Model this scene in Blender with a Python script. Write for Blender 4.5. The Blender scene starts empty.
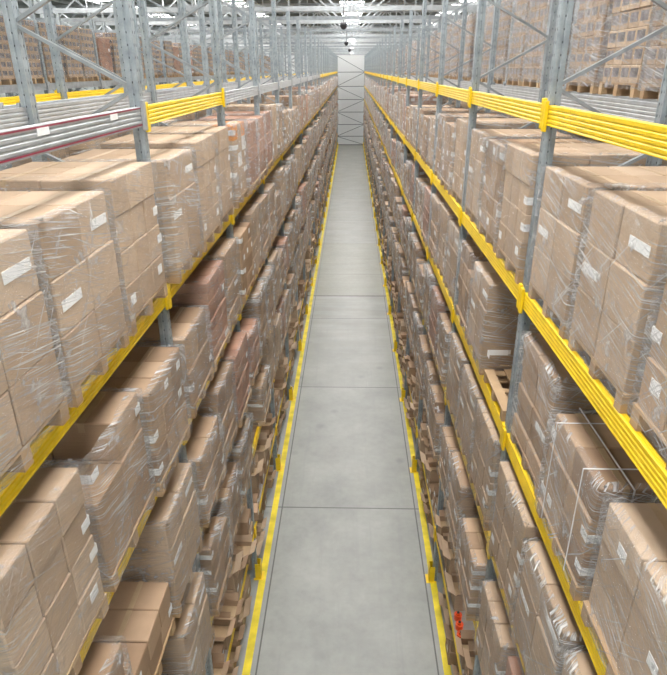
import bpy, math, random
from mathutils import Vector, Matrix, Euler
random.seed(7)
sc = bpy.context.scene
col = sc.collection
PI = math.pi
H = 9.75                      # camera height above the floor
# ---------------------------------------------------------------- helpers
def new_mat(name):
    m = bpy.data.materials.new(name); m.use_nodes = True
    nt = m.node_tree; nt.nodes.clear()
    out = nt.nodes.new('ShaderNodeOutputMaterial')
    p = nt.nodes.new('ShaderNodeBsdfPrincipled')
    nt.links.new(p.outputs[0], out.inputs[0])
    return m, nt, p, out
def N(nt, t, **kw):
    n = nt.nodes.new(t)
    for k, v in kw.items():
        if k.startswith('i_'): n.inputs[k[2:].replace('_', ' ')].default_value = v
        elif k[0] == 'n' and k[1:].isdigit(): n.inputs[int(k[1:])].default_value = v
        else: setattr(n, k, v)
    return n
def math_n(nt, op, a, b=None, c=None):
    n = nt.nodes.new('ShaderNodeMath'); n.operation = op
    for i, v in enumerate((a, b, c)):
        if v is None: continue
        if isinstance(v, (int, float)): n.inputs[i].default_value = v
        else: nt.links.new(v, n.inputs[i])
    return n.outputs[0]
def ramp(nt, fac, stops):
    r = nt.nodes.new('ShaderNodeValToRGB'); e = r.color_ramp.elements
    while len(e) < len(stops): e.new(0.5)
    for k, (p, c) in enumerate(stops):
        e[k].position = p; e[k].color = (*c, 1) if len(c) == 3 else c
    nt.links.new(fac, r.inputs[0]); return r.outputs[0]
def mixc(nt, fac, a, b, mode='MIX'):
    n = nt.nodes.new('ShaderNodeMix'); n.data_type = 'RGBA'; n.blend_type = mode
    for sock, v in ((n.inputs[0], fac), (n.inputs[6], a), (n.inputs[7], b)):
        if isinstance(v, (int, float)): sock.default_value = v
        elif isinstance(v, tuple): sock.default_value = (*v, 1)
        else: nt.links.new(v, sock)
    return n.outputs[2]
def noise(nt, vec, scale, detail=3, rough=.5):
    n = nt.nodes.new('ShaderNodeTexNoise'); n.inputs['Scale'].default_value = scale
    n.inputs['Detail'].default_value = detail; n.inputs['Roughness'].default_value = rough
    if vec is not None: nt.links.new(vec, n.inputs['Vector'])
    return n.outputs['Fac']
def bump(nt, p, h, s, d=.01):
    b = nt.nodes.new('ShaderNodeBump'); b.inputs['Strength'].default_value = s
    b.inputs['Distance'].default_value = d
    nt.links.new(h, b.inputs['Height']); nt.links.new(b.outputs[0], p.inputs['Normal'])

def simple(name, rgb, rough=.5, metal=0, var=.06, scale=6):
    m, nt, p, o = new_mat(name)
    tc = N(nt, 'ShaderNodeTexCoord')
    f = noise(nt, tc.outputs['Object'], scale, 4)
    a = tuple(min(1, c*(1-var*2)) for c in rgb); b = tuple(min(1, c*(1+var*2)) for c in rgb)
    nt.links.new(ramp(nt, f, [(.3, a), (.7, b)]), p.inputs['Base Color'])
    p.inputs['Roughness'].default_value = rough; p.inputs['Metallic'].default_value = metal
    return m
def carton_mat(name, light, dark, ):
    m, nt, p, o = new_mat(name)
    tc = N(nt, 'ShaderNodeTexCoord'); oi = N(nt, 'ShaderNodeObjectInfo'); ge = N(nt, 'ShaderNodeNewGeometry')
    r = math_n(nt, 'FRACT', math_n(nt, 'ADD', oi.outputs['Random'], ge.outputs['Random Per Island']))
    base = ramp(nt, r, [(0, dark), (.5, tuple((a+b)/2 for a, b in zip(light, dark))), (1, light)])
    f = noise(nt, tc.outputs['Object'], 5, 4)
    mp = N(nt, 'ShaderNodeMapping'); mp.inputs['Scale'].default_value = (3, 3, 60)
    nt.links.new(tc.outputs['Object'], mp.inputs[0])
    f2 = noise(nt, mp.outputs[0], 2, 2)
    c = mixc(nt, .35, base, ramp(nt, f, [(.3, (.75, .75, .75)), (.7, (1, 1, 1))]), 'MULTIPLY')
    c = mixc(nt, .22, c, ramp(nt, f2, [(.35, (.7, .7, .7)), (.65, (1, 1, 1))]), 'MULTIPLY')
    nt.links.new(c, p.inputs['Base Color']); p.inputs['Roughness'].default_value = .72
    p.inputs['Specular IOR Level'].default_value = .3
    bump(nt, p, f, .25, .01)
    return m
def wrap_mat(name, base, gain):
    m, nt, p, o = new_mat(name)
    tc = N(nt, 'ShaderNodeTexCoord'); oi = N(nt, 'ShaderNodeObjectInfo')
    sh = nt.nodes.new('ShaderNodeVectorMath'); sh.operation = 'ADD'
    nt.links.new(tc.outputs['Object'], sh.inputs[0])
    cmb = N(nt, 'ShaderNodeCombineXYZ'); rr = math_n(nt, 'MULTIPLY', oi.outputs['Random'], 40)
    for k in range(3): nt.links.new(rr, cmb.inputs[k])
    nt.links.new(cmb.outputs[0], sh.inputs[1])
    outs = []
    for rot, scl, s, lo, hi in (((.20, .12, 0), (.5, .5, 44), 2.6, .52, .68), ((-.75, -.6, 0), (.45, .45, 40), 2.4, .57, .72),
                                ((.42, .35, .1), (.5, .5, 50), 2.5, .56, .72)):
        mp = N(nt, 'ShaderNodeMapping'); mp.inputs['Scale'].default_value = scl; 
        mp.vector_type = 'TEXTURE' if False else 'POINT'
        r0 = N(nt, 'ShaderNodeVectorRotate'); r0.rotation_type = 'EULER_XYZ'; r0.inputs['Rotation'].default_value = rot
        nt.links.new(sh.outputs[0], r0.inputs['Vector']); nt.links.new(r0.outputs[0], mp.inputs[0])
        f = noise(nt, mp.outputs[0], s, 4, .6)
        outs.append((f, ramp(nt, f, [(lo, (0, 0, 0)), (hi, (1, 1, 1))])))
    a = math_n(nt, 'MAXIMUM', outs[0][1], outs[1][1]); a = math_n(nt, 'MAXIMUM', a, outs[2][1])
    big = ramp(nt, noise(nt, sh.outputs[0], 2.2, 2), [(.38, (.25, .25, .25)), (.66, (1, 1, 1))])
    a = math_n(nt, 'MULTIPLY', a, big)
    blot = ramp(nt, noise(nt, sh.outputs[0], 4.5, 5, .7), [(.56, (0, 0, 0)), (.74, (.75, .75, .75))])
    a = math_n(nt, 'MAXIMUM', a, blot)
    al = math_n(nt, 'MULTIPLY_ADD', a, gain, base); al = math_n(nt, 'MINIMUM', al, .85)
    nt.links.new(al, p.inputs['Alpha'])
    p.inputs['Base Color'].default_value = (.97, .97, .98, 1)
    p.inputs['Roughness'].default_value = .18; p.inputs['Specular IOR Level'].default_value = .6
    hsum = math_n(nt, 'ADD', outs[0][0], outs[1][0])
    bump(nt, p, hsum, 1.0, .05)
    return m
M = {}
M['carton'] = carton_mat('kraft_cardboard', (.53, .37, .245), (.33, .215, .135))
M['carton_pale'] = carton_mat('pale_cardboard', (.58, .435, .31), (.45, .32, .215))
M['carton_red'] = carton_mat('reddish_cardboard', (.50, .29, .20), (.36, .20, .14))
M['tape'] = simple('brown_tape', (.50, .36, .22), .35)
M['paper'] = simple('white_paper', (.86, .86, .86), .6, 0, .02)
M['print'] = simple('black_print', (.05, .05, .05), .6, 0, .02)
M['wood'] = carton_mat('pallet_wood', (.60, .42, .25), (.42, .27, .15))
M['wrap'] = wrap_mat('stretch_film', .07, 1.1)
M['wrap_thin'] = wrap_mat('thin_stretch_film', .05, .7)
M['yellow'] = simple('yellow_lacquer', (.88, .61, .015), .38, 0, .05)
M['yellow_paint'] = simple('yellow_floor_paint', (.78, .62, .02), .5, 0, .12, 3)
M['grey_beam'] = simple('grey_galvanised', (.42, .44, .46), .42, .35, .08)
M['red_line'] = simple('dark_red_lacquer', (.30, .03, .06), .4)
M['brace'] = simple('galvanised_brace', (.31, .34, .36), .4, .4, .1)
M['strap'] = simple('white_strap', (.72, .72, .74), .35)
M['window_dark'] = simple('dark_product', (.20, .18, .19), .35, 0, .35, 9)
M['orange'] = simple('orange_cap', (.85, .10, .02), .35)
M['red'] = simple('red_print', (.55, .03, .05), .4)
M['orange_box'] = simple('orange_card', (.80, .30, .05), .6)
M['black'] = simple('black_housing', (.03, .03, .035), .4)
M['steel_white'] = simple('white_painted_steel', (.42, .45, .47), .5)
M['deck'] = simple('shelf_board', (.33, .30, .27), .7)
M['roof_sheet'] = None
def post_mat():
    m, nt, p, o = new_mat('perforated_galvanised_steel')
    tc = N(nt, 'ShaderNodeTexCoord'); ge = N(nt, 'ShaderNodeNewGeometry')
    sep = N(nt, 'ShaderNodeSeparateXYZ'); nt.links.new(tc.outputs['Object'], sep.inputs[0])
    x, y, z = sep.outputs
    nn = N(nt, 'ShaderNodeSeparateXYZ'); nt.links.new(ge.outputs['Normal'], nn.inputs[0])
    fx = math_n(nt, 'ABSOLUTE', nn.outputs[0])
    isx = math_n(nt, 'GREATER_THAN', fx, .6)
    zz = math_n(nt, 'SUBTRACT', math_n(nt, 'FRACT', math_n(nt, 'DIVIDE', z, .10)), .5)
    zz = math_n(nt, 'MULTIPLY', zz, .10)
    yy = math_n(nt, 'SUBTRACT', math_n(nt, 'ABSOLUTE', y), .026)
    xx = math_n(nt, 'SUBTRACT', math_n(nt, 'ABSOLUTE', x), .0)
    def disc(a, ra, rb):
        q = math_n(nt, 'ADD', math_n(nt, 'POWER', math_n(nt, 'DIVIDE', a, ra), 2), math_n(nt, 'POWER', math_n(nt, 'DIVIDE', zz, rb), 2))
        return math_n(nt, 'LESS_THAN', q, 1)
    d1 = disc(yy, .007, .014); d2 = disc(xx, .008, .009)
    hole = math_n(nt, 'ADD', math_n(nt, 'MULTIPLY', d1, isx), math_n(nt, 'MULTIPLY', d2, math_n(nt, 'SUBTRACT', 1, isx)))
    f = noise(nt, tc.outputs['Object'], 7, 5, .65)
    c = ramp(nt, f, [(.3, (.24, .28, .31)), (.7, (.40, .45, .48))])
    c = mixc(nt, hole, c, (.03, .03, .035))
    nt.links.new(c, p.inputs['Base Color']); p.inputs['Roughness'].default_value = .42
    p.inputs['Metallic'].default_value = .3
    return m
M['post'] = post_mat()
def floor_mat():
    m, nt, p, o = new_mat('power_floated_concrete')
    tc = N(nt, 'ShaderNodeTexCoord'); sep = N(nt, 'ShaderNodeSeparateXYZ'); nt.links.new(tc.outputs['Object'], sep.inputs[0])
    x, y, z = sep.outputs
    f1 = noise(nt, tc.outputs['Object'], .7, 6, .6); f2 = noise(nt, tc.outputs['Object'], 6, 5, .6)
    mp = N(nt, 'ShaderNodeMapping'); mp.inputs['Scale'].default_value = (.35, 2.2, 1); nt.links.new(tc.outputs['Object'], mp.inputs[0])
    f3 = noise(nt, mp.outputs[0], .9, 5, .6)
    mp2 = N(nt, 'ShaderNodeMapping'); mp2.inputs['Scale'].default_value = (6, .25, 1); nt.links.new(tc.outputs['Object'], mp2.inputs[0])
    f4 = noise(nt, mp2.outputs[0], 1.2, 4, .6)
    c = ramp(nt, f1, [(.3, (.29, .30, .285)), (.7, (.40, .41, .39))])
    c = mixc(nt, .35, c, ramp(nt, f2, [(.35, (.75, .76, .74)), (.65, (1, 1, 1))]), 'MULTIPLY')
    far = ramp(nt, math_n(nt, 'DIVIDE', math_n(nt, 'SUBTRACT', y, 17), 25), [(0, (0, 0, 0)), (.3, (1, 1, 1))])
    dirt = math_n(nt, 'MULTIPLY', ramp(nt, f3, [(.42, (0, 0, 0)), (.58, (1, 1, 1))]), far)
    c = mixc(nt, math_n(nt, 'MULTIPLY', dirt, .5), c, (.26, .255, .22))
    c = mixc(nt, math_n(nt, 'MULTIPLY', ramp(nt, f4, [(.55, (0, 0, 0)), (.75, (1, 1, 1))]), .35), c, (.27, .28, .28))
    # scuffs
    v = N(nt, 'ShaderNodeTexVoronoi'); v.inputs['Scale'].default_value = .8; nt.links.new(tc.outputs['Object'], v.inputs['Vector'])
    sp = ramp(nt, v.outputs['Distance'], [(.03, (1, 1, 1)), (.14, (0, 0, 0))])
    c = mixc(nt, math_n(nt, 'MULTIPLY', math_n(nt, 'MULTIPLY', sp, f2), .8), c, (.17, .18, .18))
    # slab joints across the aisle
    fr = math_n(nt, 'ABSOLUTE', math_n(nt, 'SUBTRACT', math_n(nt, 'FRACT', math_n(nt, 'DIVIDE', math_n(nt, 'SUBTRACT', y, 11.8-3.05), 6.12)), .5))
    j = math_n(nt, 'LESS_THAN', fr, .0028)
    j2 = math_n(nt, 'LESS_THAN', math_n(nt, 'ABSOLUTE', math_n(nt, 'SUBTRACT', y, 26.9)), .09)
    j3 = math_n(nt, 'LESS_THAN', math_n(nt, 'ABSOLUTE', math_n(nt, 'ADD', x, 1.615)), .014)
    j4 = math_n(nt, 'LESS_THAN', math_n(nt, 'ABSOLUTE', math_n(nt, 'SUBTRACT', x, 1.60)), .014)
    jj = math_n(nt, 'MAXIMUM', math_n(nt, 'MAXIMUM', j, j2), math_n(nt, 'MAXIMUM', j3, j4))
    c = mixc(nt, math_n(nt, 'MULTIPLY', jj, .8), c, (.07, .07, .07))
    old = math_n(nt, 'MULTIPLY', math_n(nt, 'GREATER_THAN', y, 26.9), math_n(nt, 'LESS_THAN', y, 36.3))
    c = mixc(nt, math_n(nt, 'MULTIPLY', old, .45), c, (.30, .30, .24))
    nt.links.new(c, p.inputs['Base Color'])
    nt.links.new(ramp(nt, f2, [(.3, (.28, .28, .28)), (.7, (.48, .48, .48))]), p.inputs['Roughness'])
    bump(nt, p, f2, .05, .005)
    return m
M['floor'] = floor_mat()
def corr(name, c1, c2, axis, per, rough=.6):
    m, nt, p, o = new_mat(name)
    tc = N(nt, 'ShaderNodeTexCoord'); sep = N(nt, 'ShaderNodeSeparateXYZ'); nt.links.new(tc.outputs['Object'], sep.inputs[0])
    s = math_n(nt, 'SINE', math_n(nt, 'MULTIPLY', sep.outputs[axis], 2*PI/per))
    f = noise(nt, tc.outputs['Object'], .8, 3)
    nt.links.new(ramp(nt, f, [(.3, c1), (.7, c2)]), p.inputs['Base Color']); p.inputs['Roughness'].default_value = rough
    bump(nt, p, s, .6, .05)
    return m
M['roof_sheet'] = corr('corrugated_roof_sheet', (.10, .11, .10), (.15, .165, .15), 1, .35)
M['wall_panel'] = simple('white_wall_panel', (.84, .86, .87), .6, 0, .01)
M['dark_steel'] = simple('dark_grey_steel', (.16, .18, .20), .45, .3)
M['purlin'] = simple('grey_purlin', (.28, .30, .30), .5)
M['wrap_hazy'] = wrap_mat('milky_stretch_film', .20, .7)
M['wall_side'] = corr('grey_wall_panel', (.36, .40, .39), (.46, .50, .49), 2, .5)
def emis(name, rgb, s):
    m, nt, p, o = new_mat(name)
    p.inputs['Base Color'].default_value = (.8, .8, .8, 1)
    p.inputs['Emission Color'].default_value = (*rgb, 1); p.inputs['Emission Strength'].default_value = s
    return m
SKY = 16.5
M['skylight'] = emis('daylit_rooflight', (1, .985, .96), SKY)
M['lamp_glow'] = emis('lamp_glow', (1, .97, .9), 30)

class MB:
    def __init__(s): s.v = []; s.f = []; s.m = []; s.sm = []
    def add(s, vs, fs, mi=0, mat=None, smooth=False):
        o = len(s.v)
        s.v += [tuple(mat @ Vector(v)) for v in vs] if mat is not None else list(vs)
        for f in fs: s.f.append([o+i for i in f]); s.m.append(mi); s.sm.append(smooth)
    def box(s, c, d, mi=0, mat=None, b=0, jit=0):
        hx, hy, hz = d[0]/2, d[1]/2, d[2]/2
        if b <= 0:
            vs = [(c[0]+sx*hx, c[1]+sy*hy, c[2]+sz*hz) for sx in (-1, 1) for sy in (-1, 1) for sz in (-1, 1)]
            if jit: vs = [tuple(q+random.uniform(-jit, jit) for q in v) for v in vs]
            s.add(vs, [(0, 1, 3, 2), (4, 6, 7, 5), (0, 4, 5, 1), (2, 3, 7, 6), (0, 2, 6, 4), (1, 5, 7, 3)], mi, mat); return
        vs = []; idx = {}
        h = (hx, hy, hz)
        for sx in (-1, 1):
            for sy in (-1, 1):
                for sz in (-1, 1):
                    sg = (sx, sy, sz); off = [random.uniform(-jit, jit) for _ in range(3)] if jit else (0, 0, 0)
                    for a in range(3):
                        idx[(sg, a)] = len(vs)
                        vs.append(tuple(c[k]+sg[k]*(h[k] if k == a else h[k]-b)+off[k] for k in range(3)))
        fs = []
        def put(q):
            p = [Vector(vs[i]) for i in q]; n = (p[1]-p[0]).cross(p[2]-p[1]); ctr = sum(p, Vector())/len(p)-Vector(c)
            fs.append(q if n.dot(ctr) > 0 else q[::-1])
        for a in range(3):
            u, w = [k for k in range(3) if k != a]
            for sa in (-1, 1):
                q = []
                for su, sw in ((-1, -1), (1, -1), (1, 1), (-1, 1)):
                    sg = [0, 0, 0]; sg[a] = sa; sg[u] = su; sg[w] = sw; q.append(idx[(tuple(sg), a)])
                put(q)
        for a in range(3):           # edges parallel to axis a
            u, w = [k for k in range(3) if k != a]
            for su in (-1, 1):
                for sw in (-1, 1):
                    g0 = [0, 0, 0]; g0[u] = su; g0[w] = sw; g0[a] = -1; g1 = list(g0); g1[a] = 1
                    put([idx[(tuple(g0), u)], idx[(tuple(g1), u)], idx[(tuple(g1), w)], idx[(tuple(g0), w)]])
        for sx in (-1, 1):
            for sy in (-1, 1):
                for sz in (-1, 1): put([idx[((sx, sy, sz), a)] for a in range(3)])
        s.add(vs, fs, mi, mat)
    def bar(s, a, b, w, t=None, mi=0):      # rectangular bar from a to b
        a, b = Vector(a), Vector(b); d = b-a; L = d.length; t = t or w
        z = d.normalized(); x = Vector((0, 0, 1)).cross(z)
        x = Vector((1, 0, 0)) if x.length < 1e-4 else x.normalized(); y = z.cross(x)
        m = Matrix((x, y, z)).transposed().to_4x4(); m.translation = (a+b)/2
        s.box((0, 0, 0), (w, t, L), mi, m)
    def prism(s, poly, axis, l0, l1, mi=0, mis=None, off=(0, 0, 0)):   # poly in the 2 other axes
        n = len(poly); u, w = [k for k in range(3) if k != axis]
        def P(p, l):
            q = [0, 0, 0]; q[u] = p[0]+off[u]; q[w] = p[1]+off[w]; q[axis] = l; return tuple(q)
        vs = [P(p, l0) for p in poly]+[P(p, l1) for p in poly]
        area = sum(poly[i][0]*poly[(i+1) % n][1]-poly[(i+1) % n][0]*poly[i][1] for i in range(n))
        flip = (area > 0) ^ (axis == 1)
        for i in range(n):
            q = (i, (i+1) % n, n+(i+1) % n, n+i)
            s_mi = mis[i] if mis else mi
            s.add([vs[k] for k in q], [(0, 1, 2, 3) if flip else (3, 2, 1, 0)], s_mi)
        s.add(vs[:n], [tuple(range(n))[::-1] if flip else tuple(range(n))], mi)
        s.add(vs[n:], [tuple(range(n)) if flip else tuple(range(n))[::-1]], mi)
    def cyl(s, a, b, r, n=12, mi=0, r2=None, cap=True):
        a, b = Vector(a), Vector(b); z = (b-a).normalized(); x = z.orthogonal().normalized(); y = z.cross(x); r2 = r if r2 is None else r2
        vs = [tuple(a+(x*math.cos(2*PI*k/n)+y*math.sin(2*PI*k/n))*r) for k in range(n)]+[tuple(b+(x*math.cos(2*PI*k/n)+y*math.sin(2*PI*k/n))*r2) for k in range(n)]
        s.add(vs, [(k, (k+1) % n, n+(k+1) % n, n+k) for k in range(n)], mi, None, True)
        if cap: s.add(vs, [tuple(range(n))[::-1], tuple(range(n, 2*n))], mi)
    def mesh(s, name, mats):
        me = bpy.data.meshes.new(name); me.from_pydata(s.v, [], s.f)
        for m in mats: me.materials.append(M[m])
        me.polygons.foreach_set('material_index', s.m); me.polygons.foreach_set('use_smooth', s.sm)
        me.update(); return me
    def merge(s, o, mat, remap):
        k = len(s.v); s.v += [tuple(mat @ Vector(v)) for v in o.v]
        s.f += [[k+i for i in f] for f in o.f]; s.m += [remap[i] for i in o.m]; s.sm += o.sm
def obj(name, me, parent=None, loc=(0, 0, 0), rot=(0, 0, 0)):
    o = bpy.data.objects.new(name, me); col.objects.link(o); o.location = loc; o.rotation_euler = rot
    if parent: o.parent = parent
    return o
def tag(o, label=None, cat=None, group=None, kind=None):
    if label: o['label'] = label
    if cat: o['category'] = cat
    if group: o['group'] = group
    if kind: o['kind'] = kind
    return o
def copy_tree(o, parent=None):
    c = o.copy(); col.objects.link(c)
    if parent: c.parent = parent
    for ch in KIDS.get(o.name, ()):
        copy_tree(ch, c)
    return c
KIDS = {}
def child(name, me, parent, loc=(0, 0, 0), rot=(0, 0, 0)):
    o = obj(name, me, parent, loc, rot); KIDS.setdefault(parent.name, []).append(o); return o
ORD = ['first', 'second', 'third', 'fourth', 'fifth', 'sixth', 'seventh', 'eighth', 'ninth', 'tenth', 'eleventh', 'twelfth', 'thirteenth', 'fourteenth', 'fifteenth', 'sixteenth', 'seventeenth', 'eighteenth', 'nineteenth', 'twentieth', 'twenty-first', 'twenty-second', 'twenty-third', 'twenty-fourth', 'twenty-fifth']

# ---------------------------------------------------------------- layout
Y0, BAY, NF = 5.86, 3.75, 23          # frame k (k=-1..NF-1) stands at Y0+BAY*k
def fy(k): return Y0+BAY*k
FR = range(-1, NF)
BAYS = range(-1, NF-1)
XL, XR, DEP = 1.90, 1.75, 1.10
LV = {'A': H-.387, 'B': H-2.142, 'C': H-3.80, 'D': H-5.40, 'E': H-7.0, 'F': H-8.55}
BH = .17                              # beam height
TOP = H+1.62
LNAME = {'A': 'top', 'B': 'second', 'C': 'third', 'D': 'fourth', 'E': 'fifth', 'F': 'lowest'}
SIDE = {-1: 'left', 1: 'right'}
# row fronts: (side, x nearest the aisle, x far, name)
ROWS = []
for s, x0 in ((-1, XL), (1, XR)):
    a = x0
    for nm in ('aisle rack', 'rack behind the aisle rack', 'third rack row', 'fourth rack row', 'fifth rack row'):
        ROWS.append((s, a, nm))
        a += DEP+(.25 if nm in ('aisle rack', 'third rack row') else 3.65)
ENDY = fy(NF-1)+1.6

# ---------------------------------------------------------------- structure
def struct(name, mb, mats): o = obj(name, mb.mesh(name, mats)); o['kind'] = 'structure'; return o
W = 27
m = MB(); m.box((0, ENDY/2-4, -.1), (2*W, ENDY+12, .2)); struct('floor', m, ['floor'])
m = MB()
ZR = H+5.2
m = MB(); m.box((0, ENDY+.1, ZR/2), (2*W, .2, ZR+1)); struct('wall_back', m, ['wall_panel'])
for nm, x in (('wall_left', -W), ('wall_right', W)):
    m = MB(); m.box((x, ENDY/2-4, ZR/2), (.2, ENDY+12, ZR+1)); struct(nm, m, ['wall_side'])
m = MB(); m.box((0, -10, ZR/2), (2*W, .2, ZR+1)); struct('wall_front', m, ['wall_side'])
# roof: sheet strips around rows of rooflights
slots = []
TR = 7.4
xs = [-20, -10, 0, 10, 20]; LW = 2.1  # middle row is an added light source that brightens the aisle floor
m = MB(); edges = [-W]
for x in xs: edges += [x-LW/2, x+LW/2]
edges.append(W)
for k in range(0, len(edges), 2):
    a, b = edges[k], edges[k+1]; m.box(((a+b)/2, ENDY/2-4, ZR+.06), (b-a, ENDY+12, .1))
ny = int((ENDY+10)//TR)
for k in range(ny+1):
    y = -9+k*TR
    for x in xs: m.box((x, y, ZR+.06), (LW, 1.6, .1))
struct('ceiling', m, ['roof_sheet'])
n = 0
for k in range(ny):
    for x in xs:
        y = -9+k*TR
        m = MB(); m.box((0, 0, 0), (LW, TR-1.6, .04)); n += 1
        me = bpy.data.meshes.get('rooflight') or m.mesh('rooflight', ['skylight'])
        o = obj('window_%d' % n, me, None, (x, y+TR/2, ZR+.05)); o['kind'] = 'structure'  # those above the aisle centre are added glowing panels, not real rooflights
# purlins
for k, x in enumerate([i*2.6-W+1.0 for i in range(21)]):
    m = MB(); m.box((x, ENDY/2-4, ZR-.12), (.08, ENDY+11.6, .2)); o = struct('trim_%d' % (k+1), m, ['purlin'])
# painted floor stripes
for k, (a, b) in enumerate(((-1.86, -1.72), (1.70, 1.83))):
    m = MB(); m.box(((a+b)/2, ENDY/2-4, .004), (b-a, ENDY+11, .008)); struct('trim_%d' % (30+k), m, ['yellow_paint'])

# ---------------------------------------------------------------- roof trusses
def truss_mesh(xa, xb):
    m = MB(); zb, zt = H+2.25, ZR-.25
    m.bar((xa, 0, zb), (xb, 0, zb), .16, .16); m.bar((xa, 0, zt), (xb, 0, zt), .16, .16)
    return m, zb, zt
tp = None
for k in range(1, ny+1):
    y = -9+k*TR
    if y > ENDY-1: break
    if tp is None:
        tp = obj('roof_truss', None)
        m, zb, zt = truss_mesh(-W+.2, W-.2)
        KIDS['roof_truss'] = []
        c0 = MB(); c0.bar((-W+.2, 0, zb), (W-.2, 0, zb), .18); child('bottom_chord', c0.mesh('bottom_chord', ['steel_white']), tp)
        c0 = MB(); c0.bar((-W+.2, 0, zt), (W-.2, 0, zt), .18); child('top_chord', c0.mesh('top_chord', ['steel_white']), tp)
        st = 3.25; nn = 8; i = 0
        x = -nn*st
        dg = MB(); dg.bar((0, 0, zb), (st, 0, zt), .09); dm1 = dg.mesh('diagonal', ['steel_white'])
        dg = MB(); dg.bar((0, 0, zt), (st, 0, zb), .09); dm2 = dg.mesh('diagonal', ['steel_white'])
        vg = MB(); vg.bar((0, 0, zb), (0, 0, zt), .08); vm = vg.mesh('web_post', ['steel_white'])
        for i in range(2*nn):
            child('diagonal', dm1 if i % 2 == 0 else dm2, tp, (x+i*st, 0, 0))
            child('web_post', vm, tp, (x+i*st, 0, 0))
        o = tp
    else: o = copy_tree(tp)
    o.location = (0, y, 0)
    tag(o, 'pale steel roof truss spanning the hall, %s counted from the camera' % ORD[k-1], 'roof truss', 'roof trusses under the roof sheets')

# ---------------------------------------------------------------- rack frames
def post_poly():
    w, d = .055, .05       # y half, x half (front at -x)
    t = .004
    return [(-d, -w+.012), (-d, w-.012), (-d+.012, w), (-.012, w), (-.004, w-.008), (.004, w-.008), (.012, w), (d, w), (d, w-.022), (d-t, w-.022), (d-t, -w+.022), (d, -w+.022), (d, -w), (.012, -w), (.004, -w+.008), (-.004, -w+.008), (-.012, -w), (-d+.012, -w)]
pm = MB(); pm.prism(post_poly(), 2, .012, TOP)
post_mb = pm; post_me = pm.mesh('post', ['post'])
fm = MB(); fm.box((0, 0, .006), (.18, .14, .012)); fm.box((0, .063, .06), (.08, .004, .10)); fm.box((0, -.063, .06), (.08, .004, .10)); foot_me = fm.mesh('foot_plate', ['brace'])
STEP = .53
zn = [H-.155-STEP*i for i in range(-2, 18)]       # nodes on the aisle-side post when i even
b1 = MB(); b1.bar((.05, 0, 0), (DEP-.05, 0, STEP), .042, .03); b1m = b1.mesh('brace', ['brace'])
b2 = MB(); b2.bar((.05, 0, STEP), (DEP-.05, 0, 0), .042, .03); b2m = b2.mesh('brace', ['brace'])
def braces():
    L = []
    for i in range(-3, 18):
        zb = H-.155-STEP*(i+1)       # lower end
        if zb < .15: break
        # even i+1 node sits on the aisle post
        L.append((zb, b1m if (i+1) % 2 == 0 else b2m, b1 if (i+1) % 2 == 0 else b2))
    return L
fp = obj('upright_frame', None); KIDS[fp.name] = []
p1 = child('post', post_me, fp, (.05, 0, 0)); child('foot_plate', foot_me, p1)
p2 = child('post', post_me, fp, (DEP-.05, 0, 0), (0, 0, PI)); child('foot_plate', foot_me, p2)
for zb, me, _ in braces(): child('brace', me, fp, (0, 0, zb))
whole = MB()
I4 = Matrix.Identity(4)
whole.merge(post_mb, Matrix.Translation((.05, 0, 0)), {0: 0}); whole.merge(post_mb, Matrix.Translation((DEP-.05, 0, 0)) @ Matrix.Rotation(PI, 4, 'Z'), {0: 0})
for zb, _, mb in braces(): whole.merge(mb, Matrix.Translation((0, 0, zb)), {0: 1})
whole_me = whole.mesh('upright_frame', ['post', 'brace'])
# the post material reads object coordinates: centre each far frame on its aisle-side post
used_fp = False
for ri, (s, x, nm) in enumerate(ROWS):
    r = ri % 5
    for k in FR:
        near = (r == 0 and k <= 7) or (r == 1 and k <= 4)
        if r >= 2 and k < 1: continue
        if r == 4 and k < 5: continue
        if near:
            o = fp if not used_fp else copy_tree(fp); used_fp = True
        else: o = obj('upright_frame', whole_me)
        o.location = (s*x, fy(k), 0); o.rotation_euler = (0, 0, PI if s < 0 else 0)
        tag(o, 'galvanised perforated upright frame, %s side, %s, %s one from the camera' % (SIDE[s], nm, ORD[k+1]), 'rack upright', 'upright frames of the pallet racks')

# ---------------------------------------------------------------- beams
def beam_poly():
    h = BH/2; P = [(.0, h-.004), (.006, h)]
    for x in (.016, .03): P += [(x, h), (x+.003, h-.004), (x+.009, h-.004), (x+.012, h)]
    P += [(.05, h)]
    nz = 4; st = (2*h-.02)/nz
    for i in range(nz-1, -1, -1):
        z = -h+.01+i*st
        P += [(.05, z+st*.35+.006), (.043, z+st*.35), (.043, z+.006), (.05, z)]
    P += [(.05, -h), (.0, -h)]
    nz = 4; st = (2*h-.02)/nz
    for i in range(nz):
        z = -h+.01+i*st
        P += [(0, z), (.007, z+.006), (.007, z+st*.35), (0, z+st*.35+.006)]
    return P
def make_beam_mb(red=False):
    m = MB(); P = beam_poly(); mis = None
    L = BAY-.112
    if red:
        for z in (.072, .060-.128): m.box((-.0005, 0, z), (.003, L, .010), 1)
    m.prism(P, 1, -L/2, L/2, 0, mis)
    return m
def conn_mb():
    m = MB(); m.box((-.008, 0, -.01), (.028, .076, .26), 0, None, .004); m.box((.03, .028, -.01), (.06, .008, .24)); 
    for z in (-.09, -.03, .03, .09): m.box((-.023, -.012, z-.01), (.006, .014, .03))
    return m
bmb = make_beam_mb(); cmb = conn_mb()
HL = (BAY-.112)/2
def full_beam_mb():
    m = MB(); m.merge(bmb, I4, {0: 0})
    m.merge(cmb, Matrix.Translation((-.007, HL+.018, 0)), {0: 0}); m.merge(cmb, Matrix.Translation((-.007, -HL-.018, 0)) @ Matrix.Scale(-1, 4, (0, 1, 0)), {0: 0})
    return m
fb = full_beam_mb()
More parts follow.
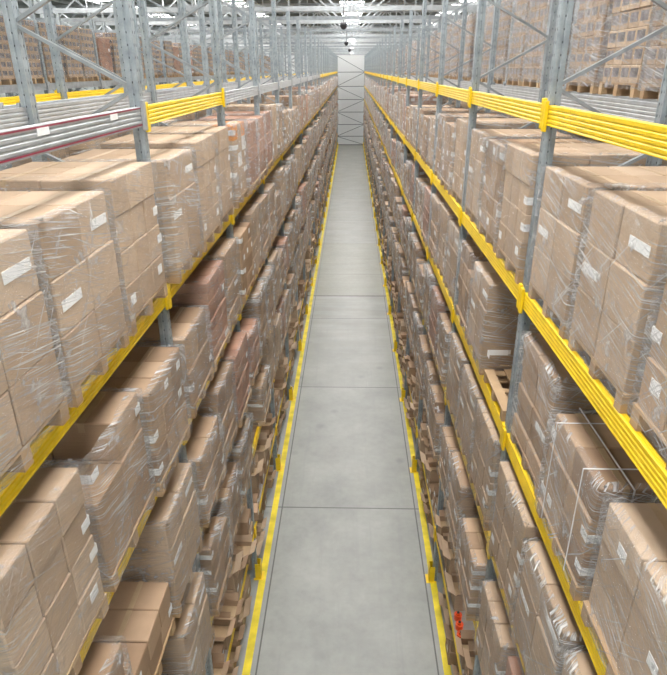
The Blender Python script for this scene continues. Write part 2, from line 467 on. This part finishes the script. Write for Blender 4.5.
fb_me = {'yellow': fb.mesh('rack_beam', ['yellow']), 'grey_beam': fb.mesh('rack_beam', ['grey_beam'])}
cme = {c: cmb.mesh('connector', [c]) for c in ('yellow', 'grey_beam')}
bme = {c: bmb.mesh('rail', [c]) for c in ('yellow', 'grey_beam')}
BP = {}
for c in ('yellow', 'grey_beam'):
    o = obj('rack_beam', bme[c]); BP[c] = o; KIDS[o.name] = []
    child('connector', cme[c], o, (-.007, HL+.018, 0)); child('connector', cme[c], o, (-.007, -HL-.018, 0), (PI, 0, 0))
BPU = {}
o = obj('rack_beam', make_beam_mb(True).mesh('striped_rail', ['grey_beam', 'red_line'])); KIDS[o.name] = []
child('connector', cme['grey_beam'], o, (-.007, HL+.018, 0)); child('connector', cme['grey_beam'], o, (-.007, -HL-.018, 0), (PI, 0, 0))
tg = MB(); tg.box((0, 0, 0), (.004, .16, .045)); tgm = tg.mesh('sticker', ['paper'])
child('sticker', tgm, o, (-.003, -1.12, .045))['label'] = 'white sticker'; child('sticker', tgm, o, (-.003, .10, .045))['label'] = 'white sticker'
o.location = (-XL+.0, fy(-1)+BAY/2, LV['A']); o.rotation_euler = (0, 0, PI)
tag(o, 'grey ribbed beam with two dark red lines, top level, beside the camera', 'rack beam', 'horizontal beams of the pallet racks')
jobs = []
for ri, (s, x, nm) in enumerate(ROWS):
    r = ri % 5
    for b in BAYS:
        y = fy(b)+BAY/2
        for lv in 'ABCDEF':
            for back in (0, 1):
                if r == 0:
                    if back and lv != 'A' and not (b <= 3 and lv in 'BCD'): continue
                    if back == 0 and lv == 'A' and s < 0 and b == -1: continue
                elif lv != 'A' and not (r == 1 and lv == 'B' and b <= 5 and back == 0): continue
                elif r >= 2 and (b < 1 or back): continue
                elif r == 4: continue
                if lv == 'A':
                    if r == 0 and not back: c = 'yellow' if (s > 0 or b == 0 or b >= 9) else 'grey_beam'
                    elif r == 1 and back and s < 0: c = 'yellow'
                    elif r == 2: c = 'grey_beam'
                    else: c = 'grey_beam'
                else: c = 'yellow'
                if lv in 'BCDEF' and back: c = 'grey_beam'
                xx = s*(x+(DEP if back else 0)); face = -s if back else s
                pr = 1/(y+3+abs(x)*.3)*(1.6 if lv == 'A' else 1)*(.75 if back or r else 1)*(1 if lv in 'AB' else .8)
                lab = '%s ribbed beam, %s %s, %s, %s level down, %s bay' % ('yellow' if c == 'yellow' else 'grey galvanised', SIDE[s], nm.replace('rack behind the aisle rack', 'second rack row'), 'far face' if back else 'near face', LNAME[lv].replace('lowest', 'sixth').replace('top', 'first'), ORD[b+1])
                jobs.append((pr, xx, y, LV[lv], face, c, lab, (r == 0 and b <= 5) or (r == 1 and b <= 2)))
jobs.sort(key=lambda j: -j[0])
rest = MB()
for i, (pr, xx, y, z, face, c, lab, near) in enumerate(jobs):
    rz = 0 if face > 0 else PI
    if i < 295:
        if near:
            o = BP[c] if c not in BPU else copy_tree(BP[c]); BPU[c] = 1
        else: o = obj('rack_beam', fb_me[c])
        o.location = (xx, y, z); o.rotation_euler = (0, 0, rz)
        tag(o, lab, 'rack beam', 'horizontal beams of the pallet racks')
    else: rest.merge(fb, Matrix.Translation((xx, y, z)) @ Matrix.Rotation(rz, 4, 'Z'), {0: 0 if c == 'yellow' else 1})
if rest.v:
    tag(obj('rack_beams', rest.mesh('rack_beams', ['yellow', 'grey_beam'])), 'distant yellow and grey rack beams towards the end wall', 'rack beams', None, 'stuff')
# tie beams across the tops of the frames
tm = MB(); tm.box((0, 0, 0), (26, .09, .12)); tme = tm.mesh('tie_beam', ['brace'])
for k in FR:
    if k < 3 or k % 2 == 0: continue
    tag(obj('tie_beam', tme, None, (0, fy(k), TOP+.06)), 'grey tie beam across the rack tops, %s from the camera' % ORD[(k-3)//2], 'tie beam', 'tie beams over the aisle')
# bracing across the end of the aisle
eb = obj('end_bracing', None, None, (0, fy(NF-1)+.19, 0))
zz = [LV[c] for c in 'ABCDEF']+[.05]; xa, xb = -XL+.0, XR
pmb = MB(); pmb.box((0, 0, TOP/2), (.1, .08, TOP))
pme = pmb.mesh('side_post', ['brace'])
obj('side_post', pme, eb, (xa, 0, 0)); obj('side_post', pme, eb, (xb, 0, 0))
for i, z in enumerate(zz):
    q = MB(); q.bar((xa, 0, z), (xb, 0, z), .17, .08); obj('cross_rail', q.mesh('cross_rail', ['dark_steel']), eb)
tops = [TOP]+zz
for i in range(len(tops)-1):
    q = MB(); a, b = (xa, xb) if i % 2 == 0 else (xb, xa)
    q.bar((a, 0, tops[i]-.05), (b, 0, tops[i+1]+.05), .09, .06); obj('diagonal_bar', q.mesh('diagonal_bar', ['dark_steel']), eb)
tag(eb, 'grey steel cross bracing closing the end of the aisle before the white wall', 'bracing')

# ---------------------------------------------------------------- pallets and loads
PW, PD = 1.10, 1.14          # width along the aisle, depth
def pallet_mb():
    m = MB()
    for x in (-.5, -.25, 0, .25, .5): m.box((x*(PD-.12), 0, .133), (.12, PW, .022))
    for y in (-1, 0, 1):
        m.box((0, y*(PW/2-.06), .112), (PD, .1, .02))
        m.box((0, y*(PW/2-.06), .011), (PD, .1, .022))
        for x in (-1, 0, 1): m.box((x*(PD/2-.07), y*(PW/2-.06), .062), (.14, .1, .08))
    return m
pal = pallet_mb(); pal_me = pal.mesh('pallet', ['wood'])
PH = .145
cache = {}
def carton_mb(d, tape, rnd, style, bev=True):
    m = MB(); x, y, z = d
    st = random.getstate(); random.seed(rnd)
    m.box((0, 0, z/2), d, 0, None, .008 if bev else 0, .0025 if bev else 0)
    if tape and bev:
        m.box((0, 0, z+.0005), (.05, y-.01, .003), 1)
        for s in (-1, 1): m.box((0, s*(y/2), z-.04), (.05, .003, .08), 1)
    if style == 'tray':       # dark product windows cut in the tray sides
        for s in (-1, 1):
            m.box((0, s*(y/2), z*.58), (x*.78, .006, z*.55), 2); m.box((s*(x/2), 0, z*.58), (.006, y*.78, z*.55), 2)
    random.setstate(st)
    return m
def film_mb(w, d, z0, z1, rnd, fold, lean=(0, 0), wob=.010):
    """stretch film: closed band round the load, folded in over the top edge"""
    R = random.Random(rnd); m = MB(); hx, hy = d/2+.02, w/2+.02; rc = .035
    per = []
    def corner(cx, cy, a0):
        for k in range(3):
            a = a0+k*PI/4; per.append((cx+rc*math.cos(a), cy+rc*math.sin(a), math.cos(a), math.sin(a)))
    corner(hx-rc, hy-rc, 0)
    for t in (.7, .35, 0, -.35, -.7): per.append((t*(hx-rc), hy, 0, 1))
    corner(-hx+rc, hy-rc, PI/2)
    for t in (.7, .35, 0, -.35, -.7): per.append((-hx, t*(hy-rc), -1, 0))
    corner(-hx+rc, -hy+rc, PI)
    for t in (-.7, -.35, 0, .35, .7): per.append((t*(hx-rc), -hy, 0, -1))
    corner(hx-rc, -hy+rc, 1.5*PI)
    for t in (-.7, -.35, 0, .35, .7): per.append((hx, t*(hy-rc), 1, 0))
    n = len(per); nr = 9; rows = []
    for r in range(nr+1):
        z = z0+(z1-z0)*r/nr+.006
        row = []
        for (x, y, nx, ny_) in per:
            o = R.uniform(-.2, 1)*wob; fr = (z-z0)/(z1-z0)
            row.append((x+nx*o+lean[0]*fr, y+ny_*o+lean[1]*fr, z+(R.uniform(-.012, .012) if 0 < r < nr else R.uniform(-.01, 0) if r == 0 else .004)))
        rows.append(row)
    top = [(x-nx*fold*R.uniform(.6, 1.1)+lean[0], y-ny_*fold*R.uniform(.6, 1.1)+lean[1], z1+.014+R.uniform(0, .012)) for (x, y, nx, ny_) in per]
    rows.append(top)
    vs = [v for row in rows for v in row]
    fs = [(r*n+k, r*n+(k+1) % n, (r+1)*n+(k+1) % n, (r+1)*n+k) for r in range(len(rows)-1) for k in range(n)]
    m.add(vs, fs, 0, None, True)
    return m
LOADS = {}
DESC = {}
def make_load(key, nx, ny, nz, h, mat='carton', wrap='wrap', top_missing=0, labels=.3, style='plain', strap=False, lean=0, tape=True, w=PW-.02, d=PD-.02, desc='', white_top=0, steps=(), accent={}):
    """h = height of the goods above the pallet. Two versions: parts (an Empty with children) and one light mesh."""
    R = random.Random(hash(key) % 1000 if not isinstance(key, str) else sum(map(ord, key)))
    cd = (d/nx-.012, w/ny-.012, h/nz-.004)
    root = obj('pallet_load', None, None, (0, 0, -50)); KIDS[root.name] = []
    child('pallet', pal_me, root, (R.uniform(-.01, .01), 0, 0))
    lo = MB(); SL = {'wood': 0, mat: 1, 'tape': 2, 'window_dark': 3, 'paper': 4, wrap or 'wrap': 5, 'strap': 6}
    ame = {k: vmb[0].mesh('carton', [v, 'tape', 'window_dark']) for k, v in accent.items()} if False else {}
    lo.merge(pal, I4, {0: 0})
    vmb = [carton_mb(cd, tape, k, style) for k in range(2)]
    vme = [v.mesh('carton', [mat, 'tape', 'window_dark']) for v in vmb]
    lmb = carton_mb(cd, False, 0, style, False)
    fronts = MB(); fronts.box((0, 0, 0), (.003, .12, .085)); fme = fronts.mesh('paper_label', ['paper'])
    ends = MB(); ends.box((0, 0, 0), (.12, .003, .085)); eme = ends.mesh('paper_label', ['paper'])
    wide = MB(); wide.box((0, 0, 0), (.003, min(.3, cd[1]*.7), .07)); wme = wide.mesh('paper_label', ['paper'])
    side = MB(); side.box((0, 0, 0), (min(.3, cd[0]*.7), .003, .07)); sme = side.mesh('paper_label', ['paper'])
    offs = [(R.uniform(-.014, .014)+lean*iz/nz, R.uniform(-.014, .014)) for iz in range(nz)]
    for iz in range(nz):
        for ix in range(nx):
            for iy in range(ny):
                inner = 0 < ix < nx-1 and 0 < iy < ny-1 and iz < nz-1
                if inner and top_missing == 0: continue
                if iz == nz-1 and top_missing and R.random() < top_missing: continue
                if (ix, iy, iz) in steps: continue
                p = ((ix-(nx-1)/2)*d/nx+offs[iz][0]+R.uniform(-.003, .003), (iy-(ny-1)/2)*w/ny+offs[iz][1], PH+iz*h/nz)
                rz = R.uniform(-.012, .012)
                am = accent.get((ix, iy, iz))
                if am and am not in ame: ame[am] = vmb[0].mesh('carton', [am, 'tape', 'window_dark'])
                c = child('carton', ame[am] if am else vme[(ix+iy+iz) % 2], root, p, (0, 0, rz+(PI if R.random() < .5 else 0)))
                mt = Matrix.Translation(p) @ Matrix.Rotation(rz, 4, 'Z')
                if am: c['label'] = '%s carton' % ('orange' if am == 'orange_box' else 'white')
                lo.merge(lmb, mt, {0: 1, 1: 2, 2: 3})
                flipped = abs(c.rotation_euler.z) > 1
                if ix == nx-1 and R.random() < labels*.55:
                    kind = R.random() < .3
                    q = (cd[0]/2+.004, R.uniform(-.15, .15)*cd[1], cd[2]*(.5 if kind else R.uniform(.45, .65)))
                    lo.merge(wide if kind else fronts, mt @ Matrix.Translation(q), {0: 4})
                    if flipped: q = (-q[0], -q[1], q[2])
                    lb = child('paper_label', wme if kind else fme, c, q)
                for yy, lim in ((0, -1), (ny-1, 1)):
                    if iy == yy and R.random() < labels*.6:
                        kind = R.random() < .5
                        q = (R.uniform(-.1, .1)*cd[0], lim*(cd[1]/2+.004), cd[2]*.5)
                        lo.merge(side if kind else ends, mt @ Matrix.Translation(q), {0: 4})
                        if flipped: q = (-q[0], -q[1], q[2])
                        child('paper_label', sme if kind else eme, c, q)
    for iz in range(nz):          # white paper bands taped round the aisle-side corners
        for yy in (-1, 1):
            if labels and cd[2] > .2 and R.random() < .4:
                zb_ = PH+(iz+.5)*h/nz+R.uniform(-.05, .05); q = MB(); ox, oy = offs[iz]
                q.box((d/2-.13+ox, yy*(w/2+.003)+oy, zb_), (.26, .003, .075)); q.box((d/2+.003+ox, yy*(w/2-.06)+oy, zb_), (.003, .12, .075))
                child('paper_band', q.mesh('paper_band', ['paper']), root)['label'] = 'white paper band round the corner'; lo.merge(q, I4, {0: 4})
    if wrap:
        f = film_mb(w+.03, d+.03, .08, PH+h, len(key)*7+nz, .10, (lean*.8, 0))
        lo.merge(f, I4, {0: 5})
        child('stretch_wrap', f.mesh('stretch_wrap', [wrap]), root)
        if white_top:
            t = film_mb(w+.04, d+.04, PH+h-.16, PH+h+.01, 3, .22, (lean*.8, 0), .03)
            lo.merge(t, I4, {0: 5}); child('film_cap', t.mesh('film_cap', [wrap]), root)
    if strap:
        for yy in (-.3, .3):
            q = MB(); z1 = PH+h+.022
            q.box((lean, yy*w, z1), (d+.08  , .012, .004)); 
            for s in (-1, 1): q.box((s*(d/2+.04)+lean*.5, yy*w, (z1)/2+.05), (.004, .012, z1-.1))
            child('strap', q.mesh('strap', ['strap']), root); lo.merge(q, I4, {0: 6})
        q = MB()
        for xx in (-.25, .3):
            q = MB(); z1 = PH+h+.024
            q.box((xx*d+lean, 0, z1), (.012, w+.08, .004))
            for s in (-1, 1): q.box((xx*d+lean*.5, s*(w/2+.04), z1/2+.05), (.012, .004, z1-.1))
            child('strap', q.mesh('strap', ['strap']), root); lo.merge(q, I4, {0: 6})
    LOADS[key] = dict(root=root, used=False, mb=lo, mats=['wood', mat, 'tape', 'window_dark', 'paper', wrap or 'wrap', 'strap'], mat=mat, wrap=wrap or 'wrap', desc=desc, h=h)
    LOADS[key]['me'] = lo.mesh('pallet_load', LOADS[key]['mats'])

make_load('big3', 2, 2, 3, 1.10, 'carton_pale', 'wrap', labels=.45, desc='three layers of large wrapped cartons')
make_load('big3low', 2, 3, 3, .95, 'carton', 'wrap', labels=.35, lean=.02, desc='three layers of broad wrapped cartons')
make_load('mid4', 2, 3, 4, 1.15, 'carton_pale', 'wrap_thin', labels=.4, desc='four layers of plain brown cartons')
make_load('mid3', 3, 3, 3, 1.00, 'carton', 'wrap', labels=.3, desc='three layers of tightly wrapped cartons')
make_load('flat6', 2, 2, 6, 1.12, 'carton', 'wrap', labels=.3, desc='six layers of flat wrapped cartons')
make_load('flat8', 2, 3, 8, 1.10, 'carton_red', 'wrap_thin', labels=.25, tape=False, desc='eight layers of thin reddish cartons')
make_load('two', 2, 2, 2, .85, 'carton', 'wrap', labels=.4, desc='two layers of big wrapped cartons')
make_load('strapped', 3, 2, 3, .90, 'carton', 'wrap', labels=.3, strap=True, desc='wrapped cartons tied with white straps')
make_load('open', 2, 2, 3, 1.05, 'carton', 'wrap', labels=.3, steps=((0, 0, 2), (1, 0, 2)), desc='wrapped cartons, top layer half gone')
make_load('step', 3, 3, 4, 1.10, 'carton', 'wrap', labels=.3, top_missing=.5, desc='wrapped cartons with uneven top')
make_load('white', 3, 3, 5, 1.08, 'carton', 'wrap', labels=.35, white_top=1, desc='cartons under bunched white film')
make_load('low', 2, 3, 2, .5, 'carton', None, labels=.3, desc='low unwrapped brown cartons')
make_load('unwrapped', 2, 3, 4, 1.05, 'carton', None, labels=.3, desc='four unwrapped carton layers')
make_load('tray', 4, 4, 7, 1.30, 'carton_pale', 'wrap_thin', labels=0, style='tray', tape=False, desc='seven layers of wrapped trays')
make_load('traytall', 4, 4, 8, 1.42, 'carton', 'wrap_hazy', labels=0, style='tray', tape=False, desc='eight layers of wrapped trays')
make_load('red5', 3, 3, 5, 1.05, 'carton_red', 'wrap', labels=.3, tape=False, desc='five layers of wrapped reddish cartons')
make_load('mess', 3, 3, 5, 1.12, 'carton_pale', 'wrap', labels=.4, white_top=1, accent={(2, 0, 4): 'orange_box', (2, 2, 4): 'orange_box', (2, 1, 2): 'paper', (2, 2, 3): 'paper'}, desc='film-covered cartons with orange ones')
make_load('single', 2, 2, 1, .5, 'carton', None, labels=.3, steps=((1, 0, 0), (1, 1, 0), (0, 1, 0)), desc='one brown carton on a bare pallet')
make_load('taped', 2, 2, 3, .92, 'carton_pale', 'wrap', labels=.5, desc='low wrapped pale taped cartons')
TALL = ['big3', 'mid4', 'mid3', 'flat6', 'flat8', 'white', 'red5', 'big3low', 'strapped', 'unwrapped', 'step', 'big3low', 'mid3', 'flat6', 'two', 'white', 'white', 'flat6']
# loads the photograph shows close up: (side, level, bay) -> the three pallets from near to far, None = no pallet
FIX = {
    (-1, 'B', -1): ('big3', 'big3', 'mid4'), (-1, 'B', 0): ('big3', 'mid4', 'mid4'), (-1, 'B', 1): ('mess', 'red5', 'red5'), (-1, 'B', 2): ('red5', 'mid4', 'white'),
    (-1, 'C', -1): ('mid4', 'open', 'big3low'), (-1, 'C', 0): ('two', 'flat8', 'flat6'), (-1, 'D', -1): ('flat6', 'low', 'big3'),
    (-1, 'D', 0): ('two', 'flat6', 'flat8'), (-1, 'C', 1): ('unwrapped', 'mid4', 'flat6'),
    (1, 'B', -1): ('mid3', 'big3', 'big3'), (1, 'B', 0): ('mid4', 'white', 'big3'), (1, 'B', 1): ('mid4', 'mid3', 'white'),
    (1, 'C', -1): ('taped', 'strapped', 'flat6'), (1, 'C', 0): ('single', 'big3', 'step'), (1, 'D', -1): ('big3', 'big3', 'mid4'),
    (1, 'D', 0): ('mid4', 'big3', 'big3'), (1, 'C', 1): ('big3', 'mid4', 'flat6'),
}
lj = []
rr = random.Random(11)
for ri, (s, x, nm) in enumerate(ROWS):
    r = ri % 5
    for b in BAYS:
        for lv in 'ABCDE':
            if r == 0 and lv == 'A': continue
            if r == 1 and not ((lv == 'A' and s > 0) or (lv == 'B' and b <= 7)): continue
            if r in (2, 3) and (lv != 'A' or b < 1 or b > 16): continue
            if r == 3 and s > 0 and b < 6: continue
            if r == 4: continue
            fix = FIX.get((s, lv, b)) if r == 0 else None
            for k in range(3):
                if fix: key = fix[k]
                elif lv == 'A': key = rr.choice(['traytall', 'traytall', 'tray']) if r == 1 else rr.choice(['tray', 'tray', 'tray', 'flat8'])
                elif r == 1: key = rr.choice(['big3', 'mid4', 'mid3'])
                else:
                    key = rr.choice(TALL)
                    if rr.random() < .04: key = None
                if r >= 2 and rr.random() < .15: key = None
                if key is None: continue
                y = fy(b)+BAY/2+(k-1)*1.18+rr.uniform(-.015, .015)
                out = ({'A': 0, 'B': -.035 if s > 0 else .065, 'C': -.03 if s > 0 else .08, 'D': .04 if s > 0 else .10, 'E': .07}[lv] if r == 0 else 0)
                xc = s*(x+DEP/2-.01-out+rr.uniform(-.03, .02))
                scl = (1, rr.uniform(.95, 1.0) if fix else rr.uniform(.86, 1.0), 1 if (fix or lv == 'A') else rr.uniform(.78, 1.07))
                z = LV[lv]+BH/2
                vis = {'A': 1.0, 'B': 1.3, 'C': 1.0, 'D': .85, 'E': .6}[lv]*(1 if r == 0 else (.9 if lv == 'A' and r == 1 else .45))
                pr = vis/(y+3)
                rz = (0 if s < 0 else PI)+rr.uniform(-.01, .01)
                near = (r == 0 and b <= 4) or (r == 1 and lv == 'A' and b <= 2) or (r == 1 and b <= 0) or (r == 2 and b <= 3)
                lj.append((pr, key, (xc, y, z), rz, s, nm, lv, b, k, near, scl))
lj.sort(key=lambda j: -j[0])
rest = MB(); rm = ['wood', 'carton', 'carton_pale', 'carton_red', 'tape', 'window_dark', 'paper', 'wrap', 'wrap_thin', 'strap', 'wrap_hazy']
SHORT = {'aisle rack': 'rack', 'rack behind the aisle rack': 'second row', 'third rack row': 'third row', 'fourth rack row': 'fourth row'}
for i, (pr, key, loc, rz, s, nm, lv, b, k, near, scl) in enumerate(lj):
    L = LOADS[key]
    if i < 298:
        if near:
            o = L['root'] if not L['used'] else copy_tree(L['root']); L['used'] = True
        else: o = obj('pallet_load', L['me'])
        o.location = loc; o.rotation_euler = (0, 0, rz); o.scale = scl
        tag(o, '%s, %s %s, %s level, %s bay, %s' % (L['desc'], SIDE[s], SHORT[nm], LNAME[lv], ORD[b+1], ('near one', 'middle one', 'far one')[k]), 'pallet load', 'pallet loads standing in the racks')
    else:
        mp = {0: rm.index('wood'), 1: rm.index(L['mat']), 2: 4, 3: 5, 4: 6, 5: rm.index(L['wrap']), 6: 9}
        rest.merge(L['mb'], Matrix.Translation(loc) @ Matrix.Rotation(rz, 4, 'Z') @ Matrix.Diagonal((*scl, 1)), mp)
if rest.v:
    tag(obj('pallet_loads', rest.mesh('pallet_loads', rm)), 'distant pallet loads of wrapped cartons in the racks towards the end wall', 'pallet loads', None, 'stuff')
for k, L in LOADS.items():      # remove prototypes nothing used
    if not L['used']:
        def rmtree(o):
            for c in KIDS.get(o.name, ()): rmtree(c)
            bpy.data.objects.remove(o)
        rmtree(L['root'])

# ---------------------------------------------------------------- picking levels: loose cartons on the floor and the lowest beams
dk = MB(); dk.box((0, 0, 0), (DEP, BAY-.13, .02)); dkm = dk.mesh('shelf_deck', ['deck'])
for s, x in ((-1, XL), (1, XR)):
    for b in BAYS:
        tag(obj('shelf_deck', dkm, None, (s*(x+DEP/2), fy(b)+BAY/2, LV['F']+BH/2+.01)), 'grey board deck on the lowest beams, %s rack, %s bay' % (SIDE[s], ORD[b+1]), 'shelf deck', 'board decks on the lowest beams')
CK = {}
def make_carton(key, d, opened, mat):
    m = MB(); x, y, z = d; t = .006
    if not opened:
        m = carton_mb(d, True, 3, 'plain'); root = obj('carton', m.mesh('carton', [mat, 'tape', 'window_dark']), None, (0, 0, -50)); lo = m; KIDS[root.name] = []
        q = MB(); q.box((x/2+.003, 0, z*.55), (.003, .12, .08)); child('paper_label', q.mesh('paper_label', ['paper']), root)
        lw = MB(); lw.merge(m, I4, {0: 0, 1: 1, 2: 2}); lw.merge(q, I4, {0: 2})
    else:
        m.box((0, 0, t/2), (x, y, t)); 
        for s in (-1, 1): m.box((s*(x/2-t/2), 0, z/2), (t, y, z)); m.box((0, s*(y/2-t/2), z/2), (x-2*t, t, z))
        m.box((0, 0, z*.32), (x-.04, y-.04, z*.5), 1)
        root = obj('open_carton', m.mesh('open_carton', [mat, 'tape']), None, (0, 0, -50)); KIDS[root.name] = []
        lw = MB(); lw.merge(m, I4, {0: 0, 1: 1})
        for k, (px, py, ax, ang) in enumerate(((x/2, 0, 'y', .9), (-x/2, 0, 'y', -.5), (0, y/2, 'x', -.6), (0, -y/2, 'x', 1.1))):
            fl = min(x, y)*.36; q = MB()
            q.box((0, 0, fl/2), (t*.7, y-.02, fl) if ax == 'y' else (x-.02, t*.7, fl))
            rot = (0, ang, 0) if ax == 'y' else (ang, 0, 0)
            child('flap', q.mesh('flap', [mat]), root, (px, py, z), rot)
            lw.merge(q, Matrix.Translation((px, py, z)) @ Euler(rot).to_matrix().to_4x4(), {0: 0})
    CK[key] = dict(root=root, used=False, mb=lw, me=lw.mesh('carton_box', [mat, 'tape', 'paper']), mat=mat, opened=opened, d=d, name=root.name)
make_carton('a', (.50, .42, .30), False, 'carton'); make_carton('b', (.55, .50, .40), False, 'carton_pale')
make_carton('c', (.46, .34, .26), True, 'carton'); make_carton('d', (.45, .46, .34), True, 'carton_pale')
make_carton('e', (.42, .30, .22), False, 'carton'); make_carton('f', (.44, .36, .22), True, 'carton_pale')
cj = []; rr = random.Random(5)
COLN = {'carton': 'brown', 'carton_pale': 'pale brown', 'carton_red': 'reddish brown'}
for s, x in ((-1, XL), (1, XR)):
    for b in BAYS:
        for lv, zb in (('F', LV['F']+BH/2+.02), ('G', 0.0)):
            y = fy(b)+.16; n = 0
            while True:
                key = rr.choice('abceaefdce'); d = CK[key]['d']
                if y+d[1] > fy(b+1)-.14: break
                if s > 0 and lv == 'F' and y < 7.62 and y+d[1] > 6.95: y = 7.62; continue
                jut = rr.uniform(-.11, .02) if lv == 'F' else rr.uniform(.0, .13); z = zb; st = rr.random()
                cj.append((1/(y+4)*(1 if lv == 'G' else 1.1), key, (s*(x+d[0]/2+.04+jut), y+d[1]/2, z), s, lv, b, n, 'bottom'))
                if st < .85 and not CK[key]['opened']:
                    k2 = rr.choice('acde'); d2 = CK[k2]['d']
                    if d2[1] <= d[1]+.05: cj.append((1/(y+4.5), k2, (s*(x+d2[0]/2+.06+jut), y+d[1]/2, z+d[2]+.006), s, lv, b, n, 'upper'))
                y += d[1]+rr.uniform(.04, .10); n += 1
cj.sort(key=lambda j: -j[0]); rest = MB(); rm = ['carton', 'carton_pale', 'carton_red', 'tape', 'paper']
for i, (pr, key, loc, s, lv, b, n, tier) in enumerate(cj):
    L = CK[key]; rz = (0 if s < 0 else PI)+rr.uniform(-.05, .05)
    if i < 290:
        if b <= 3:
            o = L['root'] if not L['used'] else copy_tree(L['root']); L['used'] = True
        else: o = obj(L['name'].split('.')[0], L['me'])
        o.location = loc; o.rotation_euler = (0, 0, rz)
        tag(o, '%s %s carton, %s rack, %s, %s bay, %s along%s' % ('open' if L['opened'] else 'closed', COLN[L['mat']], SIDE[s], 'on the floor' if lv == 'G' else 'on the deck', ORD[b+1], ORD[n], ', stacked on another' if tier == 'upper' else ''), 'carton', 'loose cartons in the picking levels')
    else:
        a = rm.index(L['mat']); rest.merge(L['mb'], Matrix.Translation(loc) @ Matrix.Rotation(rz, 4, 'Z'), {0: a, 1: 3, 2: 4})
if rest.v: tag(obj('loose_cartons', rest.mesh('loose_cartons', rm)), 'distant loose cartons at the foot of the racks', 'cartons', None, 'stuff')
for k, L in CK.items():
    if not L['used']: L['root'].hide_render = True

# orange rolls in a floor carton on the right
for i in range(3):
    m = MB(); m.cyl((0, 0, 0), (0, 0, .10), .065, 16, 0); m.cyl((0, 0, .10), (0, 0, .135), .04, 14, 0, .03)
    c = obj('orange_canister', m.mesh('orange_canister', ['orange']), None, (XR+.075+.008*i, 7.08+.19*i, LV['F']+BH/2+.021))
    q = MB(); q.cyl((0, 0, .135), (0, 0, .15), .022, 12); k = obj('cap', q.mesh('cap', ['black']), c)
    tag(c, 'bright orange canister on the lowest deck, right rack, %s of three' % ('nearest', 'middle', 'farthest')[i], 'canister', 'orange canisters at the rack foot')

# yellow post guards
g = MB(); P = [(-.09, -.10), (-.05, -.10), (-.05, .10), (-.09, .10)]
g.box((-.075, 0, .2), (.012, .18, .4), 0, None, .003); g.box((-.02, .085, .2), (.11, .012, .4), 0, None, .003); g.box((-.02, -.085, .2), (.11, .012, .4), 0, None, .003); g.box((-.03, 0, .006), (.2, .24, .012))
gm = g.mesh('post_guard', ['yellow'])
for s, x in ((-1, XL), (1, XR)):
    for k in FR:
        tag(obj('post_guard', gm, None, (s*(x), fy(k), 0), (0, 0, 0 if s > 0 else PI)), 'yellow steel guard round the foot of the %s rack post, %s along' % (SIDE[s], ORD[k+1]), 'post guard', 'yellow guards at the rack feet')

# ---------------------------------------------------------------- hanging lamps over the aisle
lp = None
for i, (x, y, z) in enumerate(((0, 27.8, H+1.95), (0, 46.5, H+1.85), (0, 65, H+1.85), (0, 83, H+1.85))):
    if lp is None:
        lp = obj('bay_lamp', None); KIDS[lp.name] = []
        q = MB(); q.cyl((0, 0, -.12), (0, 0, .12), .32, 20, 0, .12, False); child('reflector', q.mesh('reflector', ['paper']), lp)
        q = MB(); q.cyl((0, 0, .12), (0, 0, .38), .11, 14); child('housing', q.mesh('housing', ['grey_beam']), lp)
        q = MB(); q.cyl((0, 0, -.10), (0, 0, -.06), .27, 18); child('bulb', q.mesh('bulb', ['lamp_glow']), lp)
        q = MB(); q.cyl((0, 0, .38), (0, 0, 3.26), .012, 6); child('cable', q.mesh('cable', ['brace']), lp)
        o = lp
    else: o = copy_tree(lp)
    o.location = (x, y, z)
    tag(o, 'white bell-shaped lamp hanging over the aisle, %s from the camera' % ORD[i], 'lamp', 'bell lamps over the aisle')
for i, (x, y, z) in enumerate(((-.32, 26.4, H+1.55), (-.35, 44, H+1.55), (-.2, 62, H+1.6))):
    m = MB(); m.box((0, 0, 0), (.26, .3, .2), 0, None, .04); m.cyl((0, 0, .1), (0, 0, 3.70 if i < 2 else 3.65), .015, 6); m.cyl((0, -.16, -.05), (0, -.24, -.08), .08, 12, 0, .1)
    tag(obj('loudspeaker', m.mesh('loudspeaker', ['black']), None, (x, y, z)), 'black box fixture hanging beside a lamp, %s from the camera' % ORD[i], 'fixture', 'black fixtures over the aisle')

# ---------------------------------------------------------------- light, camera
w = bpy.data.worlds.new('world'); sc.world = w; w.use_nodes = True
w.node_tree.nodes['Background'].inputs[0].default_value = (.8, .88, 1, 1); w.node_tree.nodes['Background'].inputs[1].default_value = 1.0
cam = bpy.data.cameras.new('camera'); co = bpy.data.objects.new('camera', cam); col.objects.link(co)
cam.sensor_fit = 'HORIZONTAL'; cam.sensor_width = 36; cam.lens = 607/667*36; cam.clip_end = 300; cam.clip_start = .05
pi_, ya, ro = .4164, .0293, -.0053
r = Vector((math.cos(ya), math.sin(ya), 0)); f = Vector((-math.sin(ya)*math.cos(pi_), math.cos(ya)*math.cos(pi_), -math.sin(pi_)))
d = f.cross(r)
r2 = r*math.cos(ro)-d*math.sin(ro); d2 = r*math.sin(ro)+d*math.cos(ro)
mx = Matrix((r2, -d2, -f)).transposed().to_4x4(); mx.translation = (0, 0, H); co.matrix_world = mx
sc.camera = co
sc.view_settings.view_transform = 'Standard'; sc.view_settings.look = 'None'; sc.view_settings.gamma = 1
sc.view_settings.exposure = 0.08
sc.cycles.transparent_max_bounces = 24; sc.cycles.max_bounces = 8; sc.cycles.diffuse_bounces = 3
sc.cycles.sample_clamp_indirect = 8
